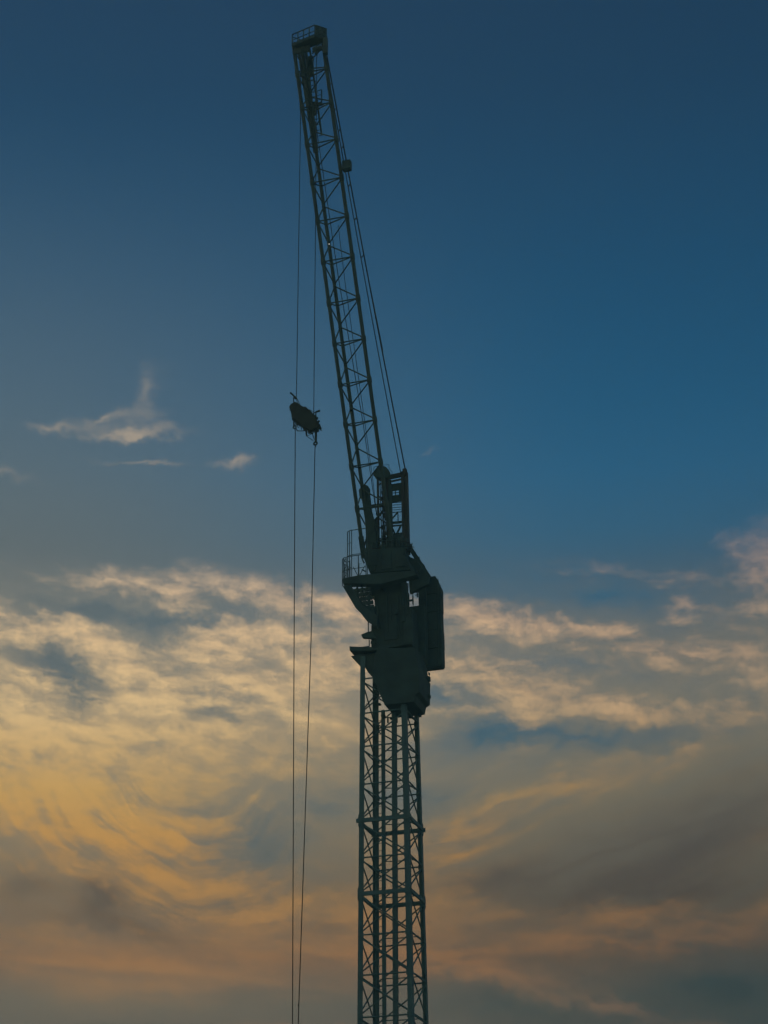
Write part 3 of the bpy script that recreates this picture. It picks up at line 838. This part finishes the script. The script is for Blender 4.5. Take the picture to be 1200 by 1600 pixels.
# ------------------------------------------------------------------ hoist ropes and hook block (hang from the jib)
def rope(label, pts, r, grp):
    base_ = R3 @ Vector(pts[-1]) + ROOT
    w = [R3 @ Vector(p) + ROOT - base_ for p in pts]
    o = link('hoist_rope', path_mesh(w, r, 6), M_ROPE, None, base_)
    o['label'] = label; o['category'] = 'rope'; o['group'] = grp
    return o
yH = yT
def dense(px, y): return [Q(*p, y) for p in px]
rope('thin wire rope from the jib tip down to the left end of the hook block', dense([(470.2, 84), (469.5, 190), (463.5, 600), (462.8, 622)], yH), .0165, 'hoist ropes at the jib tip')
rope('thin wire rope from the jib tip down to the right end of the hook block', dense([(494.8, 84), (493.4, 300), (490.7, 590), (490.3, 648)], yH), .0165, 'hoist ropes at the jib tip')
def to_ground(p0, p1, p2):            # keep on downwards past the frame to the ground
    d = (p2 - p1); k = (.05 - p2.z) / d.z
    return [p0, p1, p2, p2 + d * k]
a = dense([(461.3, 670), (459.5, 1000), (457.0, 1598)], yH)
b = dense([(492.2, 698), (486.0, 1000), (466.0, 1598)], yH)
rope('left of the two long ropes running from the hook block to the ground', to_ground(*a), .0185, 'ropes below the hook block')
o = rope('right of the two long ropes slanting from the hook block to the ground', to_ground(*b), .0185, 'ropes below the hook block')
pk = R3 @ Q(466.4, 1570, yH) + ROOT - o.location
bm = bmesh.new(); bmesh.ops.create_icosphere(bm, subdivisions=1, radius=.035, matrix=Matrix.Translation(pk) @ Matrix.Diagonal((1, 1, 1.6, 1)))
link('rope_clip', finish(bm), M_ROPE, o)

hbo = Q(477, 660, yH)
hb = empty('hook_block', None, R3 @ hbo + ROOT, YAW)
hb['label'] = 'dark tangled hook block hanging tilted between the ropes left of the jib'; hb['category'] = 'hook block'
def hq(zx, zy, dy=0): return Q(430 + zx / 12, 590 + zy / 12, yH + dy) - hbo
outl = [(300, 560), (340, 482), (400, 490), (480, 548), (570, 570), (640, 622), (700, 682), (770, 742), (808, 800), (820, 880), (848, 920), (840, 985), (790, 1005), (750, 1035), (650, 1045), (575, 1005), (555, 955), (480, 905), (400, 865), (345, 800), (312, 690), (282, 600)]
def jagged(pts, amp, n=4):
    out = []
    for i, p in enumerate(pts):
        q = pts[(i + 1) % len(pts)]
        for k in range(n):
            t_ = k / n; out.append((p[0] + (q[0] - p[0]) * t_ + random.uniform(-amp, amp), p[1] + (q[1] - p[1]) * t_ + random.uniform(-amp, amp)))
    return out
def plate(nm, pts, y0, y1, shrink=1.0):
    cx = sum(p[0] for p in pts) / len(pts); cy = sum(p[1] for p in pts) / len(pts)
    v = [hq(cx + (x - cx) * shrink, cy + (y - cy) * shrink) for x, y in pts]
    return prism(nm, [(p.x, p.z) for p in v], y0, y1, M_BLOCK, hb, 0)
plate('cheek_plate', jagged(outl, 24, 3), -.20, -.16, .92)
plate('cheek_plate', jagged(outl, 26, 3), .06, .10, .88)
plate('cheek_plate', jagged(outl, 24, 2), -.06, -.02, .94)
for (x, y, r) in ((400, 620, .24), (520, 740, .26), (640, 840, .26), (730, 920, .22)):
    disc('block_sheave', hq(x, y, -.1), r, .10, (.1, 1, .1), M_BLOCK, hb)
random.seed(11)
bm = bmesh.new()
for k in range(120):                   # slack lashing and shackles bunched round the block
    i = random.randrange(len(outl)); p = outl[i]; q = outl[(i + 1) % len(outl)]; t_ = random.random()
    c = hq(p[0] + (q[0] - p[0]) * t_, p[1] + (q[1] - p[1]) * t_, random.uniform(-.2, .12))
    d = Vector((random.uniform(-1, 1), random.uniform(-1, 1), random.uniform(-1, 1))) * random.uniform(.02, .06)
    add_bar(bm, c - d, c + d, random.uniform(.014, .04), 5)
link('lashing', finish(bm), M_BLOCK, hb)['kind'] = 'stuff'
def hbar(nm, x0, y0, x1, y1, r): return bar(nm, hq(x0, y0), hq(x1, y1), r, M_BLOCK, hb)
def knob(nm, x, y, rx, rz, rot=0):
    bm = bmesh.new(); bmesh.ops.create_icosphere(bm, subdivisions=2, radius=1, matrix=Matrix.Translation(hq(x, y)) @ Matrix.Rotation(rot, 4, 'Y') @ Matrix.Diagonal((rx, rx, rz, 1)))
    return link(nm, finish(bm, True), M_BLOCK, hb)
knob('rope_socket', 298, 295, .045, .07, -.7)
hbar('arm', 305, 300, 400, 395, .035); knob('shackle', 385, 385, .05, .06)
hbar('link_bar', 345, 370, 345, 490, .022); hbar('link_bar', 395, 400, 445, 545, .016); hbar('link_bar', 415, 400, 485, 550, .014); hbar('link_bar', 350, 380, 400, 385, .03)
knob('rope_socket', 822, 625, .055, .05); hbar('arm', 815, 630, 770, 640, .04); hbar('link_bar', 770, 640, 700, 680, .02); hbar('link_bar', 762, 640, 765, 760, .028)
hbar('link_bar', 570, 565, 720, 640, .010)
hbar('link_bar', 345, 790, 345, 910, .022)
def ring(nm, x, y, r, t):
    c = hq(x, y); pts = [c + Vector((r * cos(a_), 0, r * sin(a_))) for a_ in [2 * pi * k / 14 for k in range(15)]]
    return link(nm, path_mesh(pts, t, 6), M_BLOCK, hb)
ring('shackle', 365, 930, .065, .030); ring('shackle', 375, 880, .045, .02)
hbar('link_bar', 395, 960, 420, 1000, .02); hbar('link_bar', 410, 1000, 540, 1000, .018); hbar('link_bar', 540, 1000, 590, 960, .02)
hbar('link_bar', 400, 880, 440, 940, .014); hbar('link_bar', 480, 920, 500, 975, .016); hbar('link_bar', 530, 950, 540, 1000, .02)
hbar('arm', 765, 990, 762, 1210, .05); hbar('link_bar', 695, 1050, 735, 1160, .018); hbar('link_bar', 580, 1010, 590, 1090, .035); hbar('link_bar', 590, 1100, 720, 1185, .014)
hbar('link_bar', 600, 1090, 690, 1055, .010)
ring('shackle', 755, 1235, .07, .038); knob('rope_socket', 755, 1290, .025, .05)

# ------------------------------------------------------------------ evening air
hz = bpy.data.materials.new('evening_air'); hz.use_nodes = True
ht = hz.node_tree
for n in list(ht.nodes): ht.nodes.remove(n)
pv = ht.nodes.new('ShaderNodeVolumePrincipled'); mo = ht.nodes.new('ShaderNodeOutputMaterial')
pv.inputs['Color'].default_value = (.55, 1.0, .88, 1); pv.inputs['Density'].default_value = HAZE_D; pv.inputs['Anisotropy'].default_value = .45
ht.links.new(pv.outputs[0], mo.inputs['Volume'])
bm = bmesh.new(); bmesh.ops.create_cube(bm, size=1, matrix=Matrix.Translation((0, 0, 31)) @ Matrix.Diagonal((7400, 7400, 66, 1)))
hzo = link('haze', finish(bm), hz, None); hzo['kind'] = 'stuff'
